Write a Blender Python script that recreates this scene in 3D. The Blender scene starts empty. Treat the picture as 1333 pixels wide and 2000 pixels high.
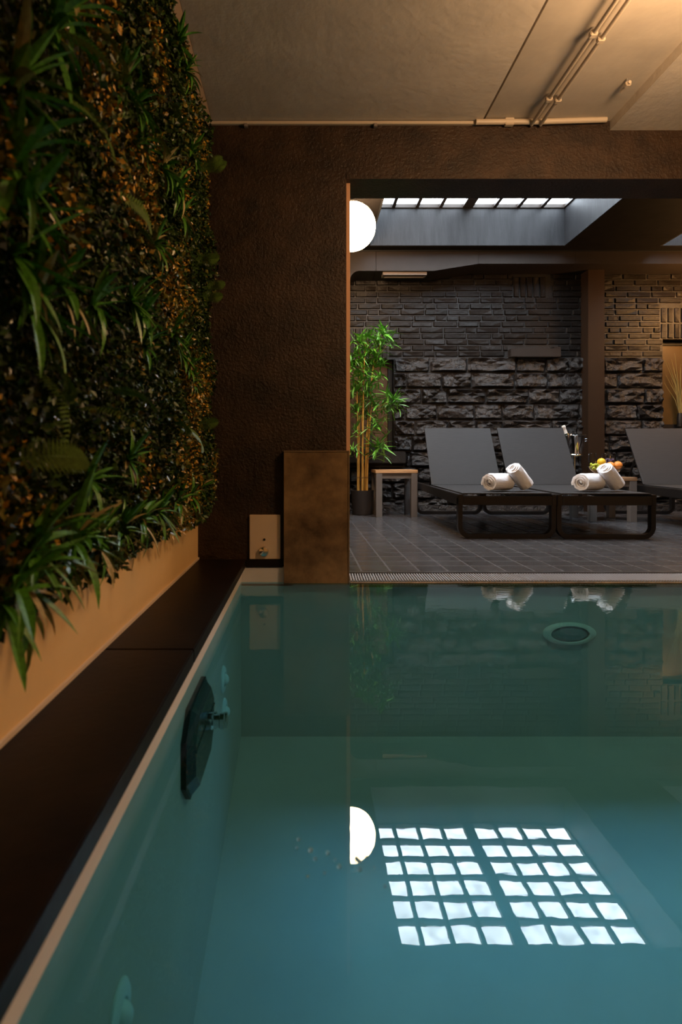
import bpy, bmesh, math, random
import numpy as np
from mathutils import Vector, Matrix
random.seed(7); RNG = np.random.default_rng(11)
scene = bpy.context.scene
COL = scene.collection
PI = math.pi

# ------------------------------------------------------------------ camera
CAM_H = 0.594; FPX = 1110.0; VX, VY = 592.0, 899.0
cam_d = bpy.data.cameras.new('camera'); cam = bpy.data.objects.new('camera', cam_d); COL.objects.link(cam)
cam.location = (0, 0, CAM_H); cam.rotation_euler = (PI/2, 0, 0)
cam_d.sensor_fit = 'VERTICAL'; cam_d.sensor_height = 36.0; cam_d.sensor_width = 24.0
cam_d.lens = 36.0 * FPX / 2000.0
cam_d.shift_x = (666.5 - VX) / 2000.0
cam_d.shift_y = -(1000.0 - VY) / 2000.0
cam_d.clip_start = 0.05
cam_d.dof.use_dof = True; cam_d.dof.focus_distance = 5.0; cam_d.dof.aperture_fstop = 3.6
scene.camera = cam
# ------------------------------------------------------------------ world, exposure
w = bpy.data.worlds.new('world'); scene.world = w; w.use_nodes = True
w.node_tree.nodes['Background'].inputs[0].default_value = (0.55, 0.62, 0.75, 1)
w.node_tree.nodes['Background'].inputs[1].default_value = 0.02
scene.view_settings.view_transform = 'Standard'; scene.view_settings.look = 'None'
scene.view_settings.gamma = 1.0; scene.view_settings.exposure = 0.0
scene.view_settings.use_curve_mapping = False
SKY_RADIANCE = 23.0          # daylight seen through the glass blocks
GLOBE_RADIANCE = 85.0        # globe lamp by the doorway
POOL_LAMP_RADIANCE = 76.0    # globe lamp of the pool room (right of the frame)
BACK_LAMP_RADIANCE = 100.0    # globe lamp on the right of the lounge

def X(px, Y): return (px - VX) * Y / FPX
def Z(py, Y): return CAM_H - (py - VY) * Y / FPX

# ------------------------------------------------------------------ materials
def nodes_of(m):
    m.use_nodes = True; nt = m.node_tree
    return nt, nt.nodes['Principled BSDF']
def mat(name, col, rough=0.5, var=0.0, vscale=8.0, bump=0.0, bscale=60.0, metal=0.0, spec=0.5, bdist=0.01, emit=None, estr=0.0,
        col2=None, detail=4.0, trans=0.0, ior=1.45, stretch=None, per_obj=0.0, world=False):
    m = bpy.data.materials.new(name); nt, b = nodes_of(m); L = nt.links
    b.inputs['Base Color'].default_value = (*col, 1); b.inputs['Roughness'].default_value = rough
    b.inputs['Metallic'].default_value = metal; b.inputs['Specular IOR Level'].default_value = spec
    b.inputs['IOR'].default_value = ior
    if trans: b.inputs['Transmission Weight'].default_value = trans
    if emit: b.inputs['Emission Color'].default_value = (*emit, 1); b.inputs['Emission Strength'].default_value = estr
    tc = nt.nodes.new('ShaderNodeTexCoord'); mp = nt.nodes.new('ShaderNodeMapping'); L.new(nt.nodes.new('ShaderNodeNewGeometry').outputs['Position'] if world else tc.outputs['Object'], mp.inputs[0])
    if stretch: mp.inputs['Scale'].default_value = stretch
    last = None
    if per_obj or var or col2:
        oi = nt.nodes.new('ShaderNodeObjectInfo')
    if per_obj or ((var or col2) and per_obj):
        add = nt.nodes.new('ShaderNodeVectorMath'); add.operation = 'ADD'
        mul = nt.nodes.new('ShaderNodeVectorMath'); mul.operation = 'SCALE'; mul.inputs[0].default_value = (37, 19, 53)
        L.new(oi.outputs['Random'], mul.inputs['Scale']); L.new(mp.outputs[0], add.inputs[0]); L.new(mul.outputs[0], add.inputs[1]); vec = add.outputs[0]
    else:
        vec = mp.outputs[0]
    if var or col2:
        n = nt.nodes.new('ShaderNodeTexNoise'); n.inputs['Scale'].default_value = vscale; n.inputs['Detail'].default_value = detail
        n.inputs['Roughness'].default_value = 0.65
        L.new(vec, n.inputs['Vector'])
        r = nt.nodes.new('ShaderNodeValToRGB'); L.new(n.outputs['Fac'], r.inputs[0])
        c2 = col2 if col2 else tuple(c * (1 - var) for c in col)
        c1 = col if col2 else tuple(min(1, c * (1 + var)) for c in col)
        r.color_ramp.elements[0].position = 0.34; r.color_ramp.elements[1].position = 0.66
        r.color_ramp.elements[0].color = (*c2, 1); r.color_ramp.elements[1].color = (*c1, 1)
        out = r.outputs[0]
        if per_obj:
            hs = nt.nodes.new('ShaderNodeHueSaturation'); L.new(out, hs.inputs['Color'])
            ma = nt.nodes.new('ShaderNodeMath'); ma.operation = 'MULTIPLY_ADD'; ma.inputs[1].default_value = 2*per_obj; ma.inputs[2].default_value = 1-per_obj
            L.new(oi.outputs['Random'], ma.inputs[0]); L.new(ma.outputs[0], hs.inputs['Value']); out = hs.outputs[0]
        L.new(out, b.inputs['Base Color'])
    if bump:
        n2 = nt.nodes.new('ShaderNodeTexNoise'); n2.inputs['Scale'].default_value = bscale; n2.inputs['Detail'].default_value = 6
        n2.inputs['Roughness'].default_value = 0.62
        L.new(vec, n2.inputs['Vector'])
        bp = nt.nodes.new('ShaderNodeBump'); bp.inputs['Strength'].default_value = bump; bp.inputs['Distance'].default_value = bdist
        L.new(n2.outputs['Fac'], bp.inputs['Height']); L.new(bp.outputs[0], b.inputs['Normal'])
    return m
def emission(name, col, s):
    m = bpy.data.materials.new(name); m.use_nodes = True; nt = m.node_tree; nt.nodes.clear()
    e = nt.nodes.new('ShaderNodeEmission'); e.inputs[0].default_value = (*col, 1); e.inputs[1].default_value = s
    o = nt.nodes.new('ShaderNodeOutputMaterial'); nt.links.new(e.outputs[0], o.inputs[0]); return m

M = {}
M['brown_plaster'] = mat('dark_brown_plaster', (0.030, 0.0160, 0.0080), 0.33, spec=0.32, var=0.5, vscale=6, bump=0.7, bscale=62, bdist=0.010)
M['beige_paint'] = mat('beige_paint', (0.60, 0.46, 0.31), 0.6, var=0.05, vscale=3, bump=0.08, bscale=90)
M['wall_paint'] = mat('warm_white_wall_paint', (0.72, 0.47, 0.20), 0.55, var=0.05, vscale=3, bump=0.05, bscale=90)
M['ceiling_white'] = mat('warm_white_ceiling', (0.50, 0.44, 0.37), 0.7, var=0.09, vscale=4, bump=0.25, bscale=28, bdist=0.01)
M['ceiling_side'] = mat('greyer_ceiling_panel', (0.42, 0.365, 0.30), 0.65, var=0.08, vscale=5, bump=0.12, bscale=30, bdist=0.01)
M['pipe_paint'] = mat('painted_pipe', (0.46, 0.38, 0.29), 0.45)
M['dark_ceiling'] = mat('dark_grey_ceiling', (0.009, 0.008, 0.0075), 0.7, spec=0.05, var=0.2, vscale=6, bump=0.15, bscale=30)
M['well_paint'] = mat('slate_grey_shaft_boards', (0.017, 0.018, 0.020), 0.5, spec=0.2, var=0.22, vscale=5, bump=0.25, bscale=20, stretch=(3, 3, 0.4))
M['beam_paint'] = mat('brown_grey_beam_paint', (0.024, 0.0185, 0.0155), 0.5, spec=0.2, var=0.12, vscale=3)
M['pillar_paint'] = mat('brown_pillar_paint', (0.026, 0.014, 0.0075), 0.5, spec=0.2, var=0.1, vscale=3)
M['jamb'] = mat('raw_beige_edge', (0.62, 0.34, 0.19), 0.6)
M['brick'] = mat('painted_dark_brick', (0.0115, 0.009, 0.0075), 0.38, spec=0.2, var=0.25, vscale=12, bump=0.6, bscale=30, bdist=0.012, per_obj=0.22, world=True)
M['stone'] = mat('glossy_dark_rock', (0.018, 0.0145, 0.0125), 0.26, spec=0.55, var=0.3, vscale=7, bump=0.9, bscale=15, bdist=0.045, per_obj=0.2, world=True)
M['mortar'] = mat('black_mortar', (0.009, 0.0075, 0.0065), 0.5, var=0.2, bump=0.4, bscale=40)
M['tile'] = mat('anthracite_floor_tile', (0.050, 0.049, 0.051), 0.24, var=0.16, vscale=9, bump=0.12, bscale=20, bdist=0.006, per_obj=0.15)
M['grout'] = mat('dark_grout', (0.070, 0.068, 0.068), 0.4, var=0.1)
M['coping'] = mat('dark_rust_stone', (0.014, 0.0076, 0.0042), 0.45, spec=0.15, col2=(0.005, 0.0035, 0.003), vscale=7, bump=0.18, bscale=45, bdist=0.004, detail=8)
M['clad'] = mat('brown_stone_cladding', (0.27, 0.165, 0.075), 0.40, spec=0.3, col2=(0.070, 0.041, 0.020), vscale=4.5, bump=0.12, bscale=40, bdist=0.004, detail=8)
M['clad_trim'] = mat('bronze_edge_trim', (0.20, 0.135, 0.075), 0.35, metal=0.3)
M['liner'] = mat('pale_pool_liner', (0.60, 0.54, 0.48), 0.5, var=0.05, vscale=2)
M['grate'] = mat('pale_grey_grate_plastic', (0.30, 0.32, 0.35), 0.4)
M['chrome'] = mat('chrome', (0.75, 0.75, 0.76), 0.12, metal=1.0)
M['panel'] = mat('beige_control_plate', (0.62, 0.46, 0.30), 0.35)
M['black'] = mat('black_plastic', (0.012, 0.012, 0.012), 0.4)
M['unit'] = mat('dark_green_unit_plastic', (0.035, 0.055, 0.05), 0.25, var=0.1)
M['white_plastic'] = mat('white_pool_plastic', (0.75, 0.82, 0.82), 0.35)
M['frame'] = mat('anthracite_lounger_frame', (0.011, 0.009, 0.008), 0.32)
M['sling'] = mat('charcoal_sling_fabric', (0.026, 0.0255, 0.026), 0.6, spec=0.2, var=0.10, vscale=40, bump=0.15, bscale=300, bdist=0.002, stretch=(0.3, 4, 4))
M['towel'] = mat('white_terry_towel', (0.88, 0.91, 0.97), 0.95, var=0.06, vscale=40, bump=0.6, bscale=160, bdist=0.006)
M['pot'] = mat('charcoal_pot', (0.035, 0.031, 0.030), 0.45)
M['soil'] = mat('dark_soil', (0.02, 0.014, 0.01), 0.9, bump=0.6, bscale=60)
M['cane'] = mat('yellow_bamboo_cane', (0.52, 0.30, 0.07), 0.4, var=0.25, vscale=14, stretch=(1, 1, 0.3))
M['cane_node'] = mat('brown_cane_node', (0.30, 0.16, 0.04), 0.5)
M['bleaf'] = mat('bamboo_leaf_green', (0.10, 0.30, 0.030), 0.38, var=0.35, vscale=10, per_obj=0.5)
M['wood'] = mat('warm_teak_top', (0.56, 0.33, 0.16), 0.45, var=0.2, vscale=6, stretch=(1, 8, 8))
M['wood_rustic'] = mat('rustic_wood_top', (0.46, 0.29, 0.16), 0.5, col2=(0.20, 0.11, 0.06), vscale=9, stretch=(1, 5, 5))
M['leg_paint'] = mat('greige_table_leg', (0.15, 0.136, 0.126), 0.5)
M['glass'] = mat('clear_glass', (0.9, 0.92, 0.92), 0.03, trans=1.0, ior=1.3)
M['orange'] = mat('orange_peel', (0.80, 0.27, 0.045), 0.4, bump=0.2, bscale=180)
M['peach'] = mat('peach_skin', (0.80, 0.33, 0.17), 0.6, col2=(0.75, 0.45, 0.2), vscale=12)
M['yellow'] = mat('yellow_fruit', (0.78, 0.52, 0.03), 0.4)
M['apple'] = mat('green_apple', (0.30, 0.42, 0.03), 0.3)
M['grape_g'] = mat('green_grape', (0.48, 0.55, 0.05), 0.25)
M['grape_p'] = mat('purple_grape', (0.04, 0.018, 0.05), 0.25)
M['bottle'] = mat('dark_bottle_glass', (0.01, 0.02, 0.01), 0.1)
M['foil'] = mat('white_bottle_foil', (0.85, 0.85, 0.83), 0.3)
M['window_frame'] = mat('black_window_frame', (0.012, 0.010, 0.009), 0.5)
M['shutter'] = mat('brown_window_board', (0.10, 0.045, 0.020), 0.4, var=0.2, vscale=6, stretch=(6, 6, 0.5))
M['amber'] = mat('amber_frosted_pane', (0.06, 0.033, 0.010), 0.4, emit=(1.0, 0.5, 0.12), estr=0.02, var=0.15, vscale=3)
M['dry'] = mat('dried_grass', (0.20, 0.17, 0.06), 0.7)
M['fixture'] = mat('pale_fixture_metal', (0.20, 0.165, 0.145), 0.4)
M['fixture_in'] = mat('grey_fixture_cover', (0.09, 0.08, 0.075), 0.3)
M['backing'] = mat('black_green_backing', (0.008, 0.012, 0.006), 0.8)
LEAFM = [mat('leaf_dark', (0.018, 0.036, 0.005), 0.42, spec=0.3, var=0.35, vscale=30),
         mat('leaf_mid', (0.036, 0.070, 0.009), 0.40, spec=0.3, var=0.35, vscale=30),
         mat('leaf_olive', (0.13, 0.115, 0.014), 0.28, var=0.3, vscale=30),
         mat('leaf_amber_glint', (0.46, 0.245, 0.025), 0.30, var=0.35, vscale=30)]  # amber leaf colour, also painting in the warm glints on the foliage
M['blade'] = mat('blade_green', (0.066, 0.205, 0.016), 0.36, var=0.4, vscale=16)
M['blade_tip'] = mat('blade_pale', (0.34, 0.27, 0.11), 0.38, var=0.25, vscale=16)
M['fern'] = mat('fern_green', (0.085, 0.150, 0.020), 0.42, var=0.3, vscale=16)

def water_material():
    m = bpy.data.materials.new('pool_water_surface'); m.use_nodes = True; nt = m.node_tree; nt.nodes.clear(); L = nt.links
    t = nt.nodes.new('ShaderNodeBsdfTransparent'); t.inputs[0].default_value = (0.33, 0.73, 0.93, 1)
    g = nt.nodes.new('ShaderNodeBsdfGlossy'); g.inputs['Roughness'].default_value = 0.0; g.inputs['Color'].default_value = (0.97, 1, 1, 1)
    f = nt.nodes.new('ShaderNodeFresnel'); f.inputs['IOR'].default_value = 1.34
    mix = nt.nodes.new('ShaderNodeMixShader'); o = nt.nodes.new('ShaderNodeOutputMaterial')
    geo = nt.nodes.new('ShaderNodeNewGeometry')
    mp1 = nt.nodes.new('ShaderNodeMapping'); mp1.inputs['Scale'].default_value = (1.0, 1.6, 1.0)
    n1 = nt.nodes.new('ShaderNodeTexNoise'); n1.inputs['Scale'].default_value = 3.2; n1.inputs['Detail'].default_value = 1.0
    n2 = nt.nodes.new('ShaderNodeTexNoise'); n2.inputs['Scale'].default_value = 26.0; n2.inputs['Detail'].default_value = 1.5
    L.new(geo.outputs['Position'], mp1.inputs[0]); L.new(mp1.outputs[0], n1.inputs['Vector']); L.new(mp1.outputs[0], n2.inputs['Vector'])
    b1 = nt.nodes.new('ShaderNodeBump'); b1.inputs['Strength'].default_value = 1.0; b1.inputs['Distance'].default_value = 0.00016
    b2 = nt.nodes.new('ShaderNodeBump'); b2.inputs['Strength'].default_value = 1.0; b2.inputs['Distance'].default_value = 0.00028
    L.new(n1.outputs['Fac'], b1.inputs['Height']); L.new(n2.outputs['Fac'], b2.inputs['Height']); L.new(b1.outputs[0], b2.inputs['Normal'])
    sep = nt.nodes.new('ShaderNodeSeparateXYZ'); L.new(geo.outputs['Position'], sep.inputs[0])
    mr = nt.nodes.new('ShaderNodeMapRange'); mr.inputs['From Min'].default_value = 1.5; mr.inputs['From Max'].default_value = 2.8
    mr.inputs['To Min'].default_value = 0.12; mr.inputs['To Max'].default_value = 1.0   # ripples fade away from the overflow edge
    L.new(sep.outputs[1], mr.inputs['Value']); L.new(mr.outputs[0], b2.inputs['Strength'])
    L.new(b2.outputs[0], g.inputs['Normal']); L.new(b2.outputs[0], f.inputs['Normal'])
    L.new(f.outputs[0], mix.inputs[0]); L.new(t.outputs[0], mix.inputs[1]); L.new(g.outputs[0], mix.inputs[2]); L.new(mix.outputs[0], o.inputs[0])
    return m
M['water'] = water_material()

def block_material():
    # lit glass block: daylight glows through, with the moulded inner square a little brighter than its rim
    m = bpy.data.materials.new('daylit_glass_block'); m.use_nodes = True; nt = m.node_tree; b = nt.nodes['Principled BSDF']; L = nt.links
    b.inputs['Base Color'].default_value = (0.5, 0.6, 0.65, 1); b.inputs['Roughness'].default_value = 0.15
    n = nt.nodes.new('ShaderNodeTexNoise'); n.inputs['Scale'].default_value = 9.0
    tc = nt.nodes.new('ShaderNodeTexCoord'); oi = nt.nodes.new('ShaderNodeObjectInfo')
    a = nt.nodes.new('ShaderNodeVectorMath'); a.operation = 'ADD'; L.new(tc.outputs['Object'], a.inputs[0]); L.new(oi.outputs['Location'], a.inputs[1])
    L.new(a.outputs[0], n.inputs['Vector'])
    mr = nt.nodes.new('ShaderNodeMapRange'); mr.inputs['From Min'].default_value = 0.3; mr.inputs['From Max'].default_value = 0.7
    mr.inputs['To Min'].default_value = SKY_RADIANCE*0.7; mr.inputs['To Max'].default_value = SKY_RADIANCE*1.2
    L.new(n.outputs['Fac'], mr.inputs['Value']); L.new(mr.outputs[0], b.inputs['Emission Strength'])
    b.inputs['Emission Color'].default_value = (0.80, 0.90, 1.0, 1)
    return m
M['block'] = block_material()
M['globe'] = emission('globe_opal_glow', (1.0, 0.62, 0.33), GLOBE_RADIANCE)
M['pool_globe'] = emission('pool_globe_opal_glow', (1.0, 0.61, 0.31), POOL_LAMP_RADIANCE)
M['back_globe'] = emission('back_globe_opal_glow', (1.0, 0.49, 0.16), BACK_LAMP_RADIANCE)

# ------------------------------------------------------------------ mesh helpers
class B:
    def __init__(s): s.v = []; s.f = []; s.mi = []
    def add(s, vs, fs, mi=0):
        o = len(s.v); s.v += [tuple(p) for p in vs]; s.f += [tuple(i + o for i in f) for f in fs]; s.mi += [mi]*len(fs); return s
    def box(s, x0, x1, y0, y1, z0, z1, mi=0):
        vs = [(x0,y0,z0),(x1,y0,z0),(x1,y1,z0),(x0,y1,z0),(x0,y0,z1),(x1,y0,z1),(x1,y1,z1),(x0,y1,z1)]
        return s.add(vs, [(0,3,2,1),(4,5,6,7),(0,1,5,4),(1,2,6,5),(2,3,7,6),(3,0,4,7)], mi)
    def lathe(s, prof, cx=0, cy=0, n=24, mi=0, capb=True, capt=True):
        vs = []; fs = []
        for r, z in prof:
            for k in range(n): a = 2*PI*k/n; vs.append((cx + r*math.cos(a), cy + r*math.sin(a), z))
        for i in range(len(prof)-1):
            for k in range(n): k2 = (k+1) % n; fs.append((i*n+k, i*n+k2, (i+1)*n+k2, (i+1)*n+k))
        if capb: fs.append(tuple(range(n-1, -1, -1)))
        if capt: fs.append(tuple((len(prof)-1)*n + k for k in range(n)))
        return s.add(vs, fs, mi)
    def tube(s, pts, r, n=8, mi=0):
        pts = [Vector(p) for p in pts]; vs = []; fs = []
        rr = r if isinstance(r, (list, tuple)) else [r]*len(pts)
        for i, p in enumerate(pts):
            t = (pts[min(i+1, len(pts)-1)] - pts[max(i-1, 0)]).normalized()
            u = t.cross(Vector((0,0,1)) if abs(t.z) < 0.9 else Vector((1,0,0))).normalized(); q = t.cross(u)
            for k in range(n): a = 2*PI*k/n; vs.append(tuple(p + rr[i]*(math.cos(a)*u + math.sin(a)*q)))
        for i in range(len(pts)-1):
            for k in range(n): k2 = (k+1) % n; fs.append((i*n+k, i*n+k2, (i+1)*n+k2, (i+1)*n+k))
        fs.append(tuple(range(n-1, -1, -1))); fs.append(tuple((len(pts)-1)*n + k for k in range(n)))
        return s.add(vs, fs, mi)
    def sphere(s, c, r, nu=20, nv=12, mi=0, sz=1.0):
        prof = [(max(1e-5, r*math.sin(PI*i/nv)), c[2] - sz*r*math.cos(PI*i/nv)) for i in range(nv+1)]
        return s.lathe(prof, c[0], c[1], nu, mi, False, False)
    def prism(s, poly, y0, y1, mi=0):   # poly in x,z, extruded along y
        n = len(poly); vs = [(x, y0, z) for x, z in poly] + [(x, y1, z) for x, z in poly]
        fs = [tuple(range(n-1, -1, -1)), tuple(range(n, 2*n))] + [(i, (i+1) % n, (i+1) % n + n, i + n) for i in range(n)]
        return s.add(vs, fs, mi)
    def mesh(s, name, mats, smooth=False, bevel=0.0, fix=True):
        me = bpy.data.meshes.new(name); me.from_pydata(s.v, [], s.f)
        for m in (mats if isinstance(mats, (list, tuple)) else [mats]): me.materials.append(m)
        if any(s.mi): me.polygons.foreach_set('material_index', s.mi)
        if fix or bevel:
            bm = bmesh.new(); bm.from_mesh(me)
            if bevel:
                bmesh.ops.remove_doubles(bm, verts=bm.verts, dist=1e-6)
                ed = [e for e in bm.edges if len(e.link_faces) == 2 and e.calc_face_angle(0) > 0.6]
                bmesh.ops.bevel(bm, geom=ed, offset=bevel, segments=2, affect='EDGES', clamp_overlap=True)
            bmesh.ops.recalc_face_normals(bm, faces=bm.faces); bm.to_mesh(me); bm.free()
        if smooth:
            me.polygons.foreach_set('use_smooth', [True]*len(me.polygons))
            try: me.set_sharp_from_angle(angle=math.radians(38))
            except Exception: pass
        me.update(); return me
def link(name, me, parent=None, loc=None, rot=None, scale=None):
    o = bpy.data.objects.new(name, me); COL.objects.link(o)
    if parent is not None: o.parent = parent
    if loc is not None: o.location = loc
    if rot is not None: o.rotation_euler = rot
    if scale is not None: o.scale = scale
    return o
def obj(name, b, m, parent=None, smooth=False, bevel=0.0, fix=True, **k):
    return link(name, b.mesh(name, m, smooth, bevel, fix), parent, **k)
def empty(name, loc=(0,0,0), rot=(0,0,0)):
    o = bpy.data.objects.new(name, None); COL.objects.link(o); o.location = loc; o.rotation_euler = rot; o.empty_display_size = 0.1; return o
def tag(o, label, cat, group=None, kind=None):
    o['label'] = label; o['category'] = cat
    if group: o['group'] = group
    if kind: o['kind'] = kind
    return o
def struct(o, label=None):
    o['kind'] = 'structure'
    if label: o['label'] = label
    return o

# ------------------------------------------------------------------ main dimensions
XL = -0.5245          # left wall face
YW = 2.84             # partition wall face
YE = 2.80             # far pool edge
WATER = -0.011
CEIL = Z(238, YW)     # pool room ceiling
SOFF = Z(350, YW)     # underside of the lintel
XJ = X(677, YW)       # edge of the doorway
YB = 6.66             # stone wall
RCEIL = 2.92; RTOP = 3.36
XR = 3.4              # right wall of the pool room
YN = -1.7             # wall behind the camera
XR2 = 6.2             # right wall of the lounge

# ------------------------------------------------------------------ pool room shell
b = B(); b.box(XL-0.12, XL, YN, YW+0.2, -1.3, CEIL+0.3)
wall_left = struct(obj('wall_left', b, M['wall_paint']), 'warm beige pool wall carrying the plant wall')
b = B(); b.box(XL, XJ, YW, YW+0.21, -1.3, CEIL+0.3); b.box(XJ, XR+0.1, YW, YW+0.21, SOFF, CEIL+0.3)
wall_front = struct(obj('wall_front', b, M['brown_plaster']), 'dark brown textured wall with the wide opening')
b = B(); b.box(XR, XR+0.12, YN, YW, -1.3, CEIL+0.3)
struct(obj('wall_right', b, M['wall_paint']), 'beige side wall of the pool room')
b = B(); b.box(XL, XR, YN-0.12, YN, -1.3, CEIL+0.3)
struct(obj('wall_near', b, M['wall_paint']), 'beige end wall of the pool room')
# ceiling of the pool room: three panels with a gap and a step
XS1 = 0.90; XS2 = 1.535; XC0 = X(415, YW)
ceiling = struct(empty('ceiling', (0, 0, CEIL)), 'warm white panelled pool room ceiling'); cz = 0.0
b = B(); b.box(XC0, XS1-0.006, YN, YW, 0, 0.05); obj('ceiling_panel', b, M['ceiling_white'], ceiling)
b = B(); b.box(XS1+0.006, XS2, YN, YW, 0.004, 0.05); obj('ceiling_panel', b, M['ceiling_side'], ceiling)
b = B(); b.box(XS2, XR, YN, YW, -0.042, 0.05); obj('ceiling_panel', b, M['ceiling_white'], ceiling)
b = B(); b.box(XL, XR, YN, YW, 0.052, 0.25); obj('ceiling_slab', b, M['dark_ceiling'], ceiling)
b = B(); b.prism([(XL, CEIL-0.085), (XC0, CEIL+0.002), (XC0, CEIL+0.02), (XL, CEIL+0.02)], YN, YW)
struct(obj('trim_1', b, mat('cove_brown', (0.26, 0.185, 0.125), 0.6)), 'slanted brown cove board above the plants')
# beige edge board of the doorway
b = B(); b.box(XJ-0.03, X(684, YW+0.05), YW+0.04, YW+0.21, 0.62, SOFF); struct(obj('trim_2', b, M['jamb']), 'thin raw beige edge of the opening')
b = B(); b.box(XJ, XR, YW-0.004, YW, SOFF, SOFF+0.03); struct(obj('trim_3', b, M['brown_plaster']), 'edge bead along the lintel')

# pool basin
XP = -0.307; XPR = 3.0
def floor_z(y):
    return -1.05 if y < 1.2 else (-1.05 + 0.27*(y-1.2)/(YE+0.02-1.2))
basin = struct(empty('pool_basin', (0, 0, 0)), 'pale lined pool basin'); basin['category'] = 'pool'
b = B(); b.box(XP-0.1, XP, YN, YE+0.1, -1.3, 0.06); obj('side_wall', b, M['liner'], basin)
b = B(); b.box(XPR, XPR+0.1, YN, YE+0.1, -1.3, 0.06); obj('side_wall', b, M['liner'], basin)
b = B(); b.box(XP, XPR, YE+0.025, YE+0.13, -1.3, -0.02); b.box(XP, -0.05, YE+0.025, YW+0.02, -0.03, 0.065); obj('end_wall', b, M['liner'], basin)
b = B(); b.box(XP, XPR, YN-0.0, YN+0.1, -1.3, 0.0); obj('end_wall', b, M['liner'], basin)
ys = [YN, 1.2, YE+0.03]
b = B(); b.add([(XP, y, floor_z(y)) for y in ys] + [(XPR, y, floor_z(y)) for y in ys] + [(XP, y, -1.3) for y in ys] + [(XPR, y, -1.3) for y in ys],
   [(0,3,4,1),(1,4,5,2),(6,7,10,9),(7,8,11,10),(0,1,7,6),(1,2,8,7),(3,9,10,4),(4,10,11,5),(0,6,9,3),(2,5,11,8)])
obj('basin_floor', b, M['liner'], basin)
b = B(); b.add([(XP, YN, WATER), (XPR, YN, WATER), (XPR, YE+0.024, WATER), (XP, YE+0.024, WATER)], [(0,1,2,3)])
wt = obj('pool_water', b, M['water'], fix=False); tag(wt, 'calm teal water filling the indoor pool', 'water', kind='stuff')

# coping slabs
XCI = -0.285
coping = struct(empty('trim_4', (0, 0, 0.06)), 'dark stone coping along the left pool edge')
cuts = [YN, -1.22, 0.135, 1.486, YW]
for a, c in zip(cuts[:-1], cuts[1:]):
    b = B(); b.box(XL, XCI, a+0.0015, c-0.0015, 0, 0.04); obj('coping_slab', b, M['coping'], coping, bevel=0.003)
b = B(); b.box(XCI, X(553, YE), YW-0.018, YW, 0, 0.04); obj('coping_slab', b, M['coping'], coping, bevel=0.003)
b = B(); b.box(XL, XL+0.007, YN, YW, 0.04, 0.049); obj('joint_bead', b, M['beige_paint'], coping)
# right-hand deck edge of the pool room (outside the picture)
b = B(); b.box(XPR-0.02, XR, YN, YE+0.05, 0.06, 0.10); struct(obj('trim_5', b, M['coping']), 'dark stone coping along the right pool edge')

# clad plinth at the doorway
x0, x1, zt = X(555, YE), X(683, YE), Z(880, YE)
pl = tag(empty('clad_plinth', ((x0+x1)/2, YE+0.12, -0.04)), 'brown stone-clad plinth standing in the water beside the opening', 'plinth')
cx, cy, c0 = (x0+x1)/2, YE+0.12, -0.04
b = B(); b.box(x0-cx, x1-cx-0.006, YE-cy, YE-cy+0.038, 0.022, zt-c0-0.006); obj('cladding_slab', b, M['clad'], pl)
b = B(); b.box(x0-cx-0.002, x1-cx, YE-cy-0.003, YE-cy+0.038, zt-c0-0.006, zt-c0); obj('top_trim', b, M['clad_trim'], pl)
b = B(); b.box(x1-cx-0.006, x1-cx, YE-cy-0.003, YE-cy+0.038, 0.022, zt-c0-0.006); obj('corner_trim', b, M['clad_trim'], pl)

# control plate
x0, x1, z0, z1 = X(488, YW), X(548, YW), Z(1092, YW), Z(1005, YW)
pp = tag(empty('control_panel', ((x0+x1)/2, YW, z0)), 'beige control plate with chrome button above the pool corner', 'control panel')
w2, h = (x1-x0)/2, z1-z0
b = B(); b.box(-w2, w2, -0.012, -0.001, 0.002, h); obj('plate', b, M['panel'], pp, bevel=0.002)
b = B(); b.lathe([(0.024, 0), (0.026, 0.004), (0.026, 0.010), (0.022, 0.016), (0.010, 0.019)], n=24)
o = obj('push_button', b, M['chrome'], pp, smooth=True); o.rotation_euler = (PI/2, 0, 0); o.location = (X(516, YW)-(x0+x1)/2, -0.012, Z(1076, YW)-z0); o['label'] = 'round chrome push button'
b = B(); b.lathe([(0.006, 0), (0.006, 0.003), (0.003, 0.004)], n=12)
o = obj('sensor_dot', b, M['black'], pp); o.rotation_euler = (PI/2, 0, 0); o.location = (X(517, YW)-(x0+x1)/2, -0.012, Z(1053, YW)-z0); o['label'] = 'small dark sensor dot'

# underwater fittings (apparent positions below the surface)
ju = tag(empty('counter_current_unit', (XP, 1.60, -0.175)), 'dark octagonal jet unit with chrome nozzles on the left pool side', 'pool jet')
def octa(h1, h2, c, x): return [(x, p, q) for p, q in [(-h1+c, -h2), (h1-c, -h2), (h1, -h2+c), (h1, h2-c), (h1-c, h2), (-h1+c, h2), (-h1, h2-c), (-h1, -h2+c)]]
def plate(h1, h2, c, xa, xb, inset):
    b = B(); a = octa(h1, h2, c, xa); d = octa(h1-inset, h2-inset, c*0.9, xb)
    b.add(a+d, [tuple(range(8))[::-1], tuple(range(8, 16))] + [(i, (i+1) % 8, (i+1) % 8+8, i+8) for i in range(8)]); return b
obj('base_plate', plate(0.175, 0.118, 0.062, 0, 0.014, 0.002), M['black'], ju)
obj('cover', plate(0.168, 0.112, 0.06, 0.014, 0.034, 0.02), M['unit'], ju)
b = B(); b.box(0.034, 0.0365, -0.148, 0.148, 0.02, 0.024); obj('seam_rib', b, M['unit'], ju)
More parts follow.
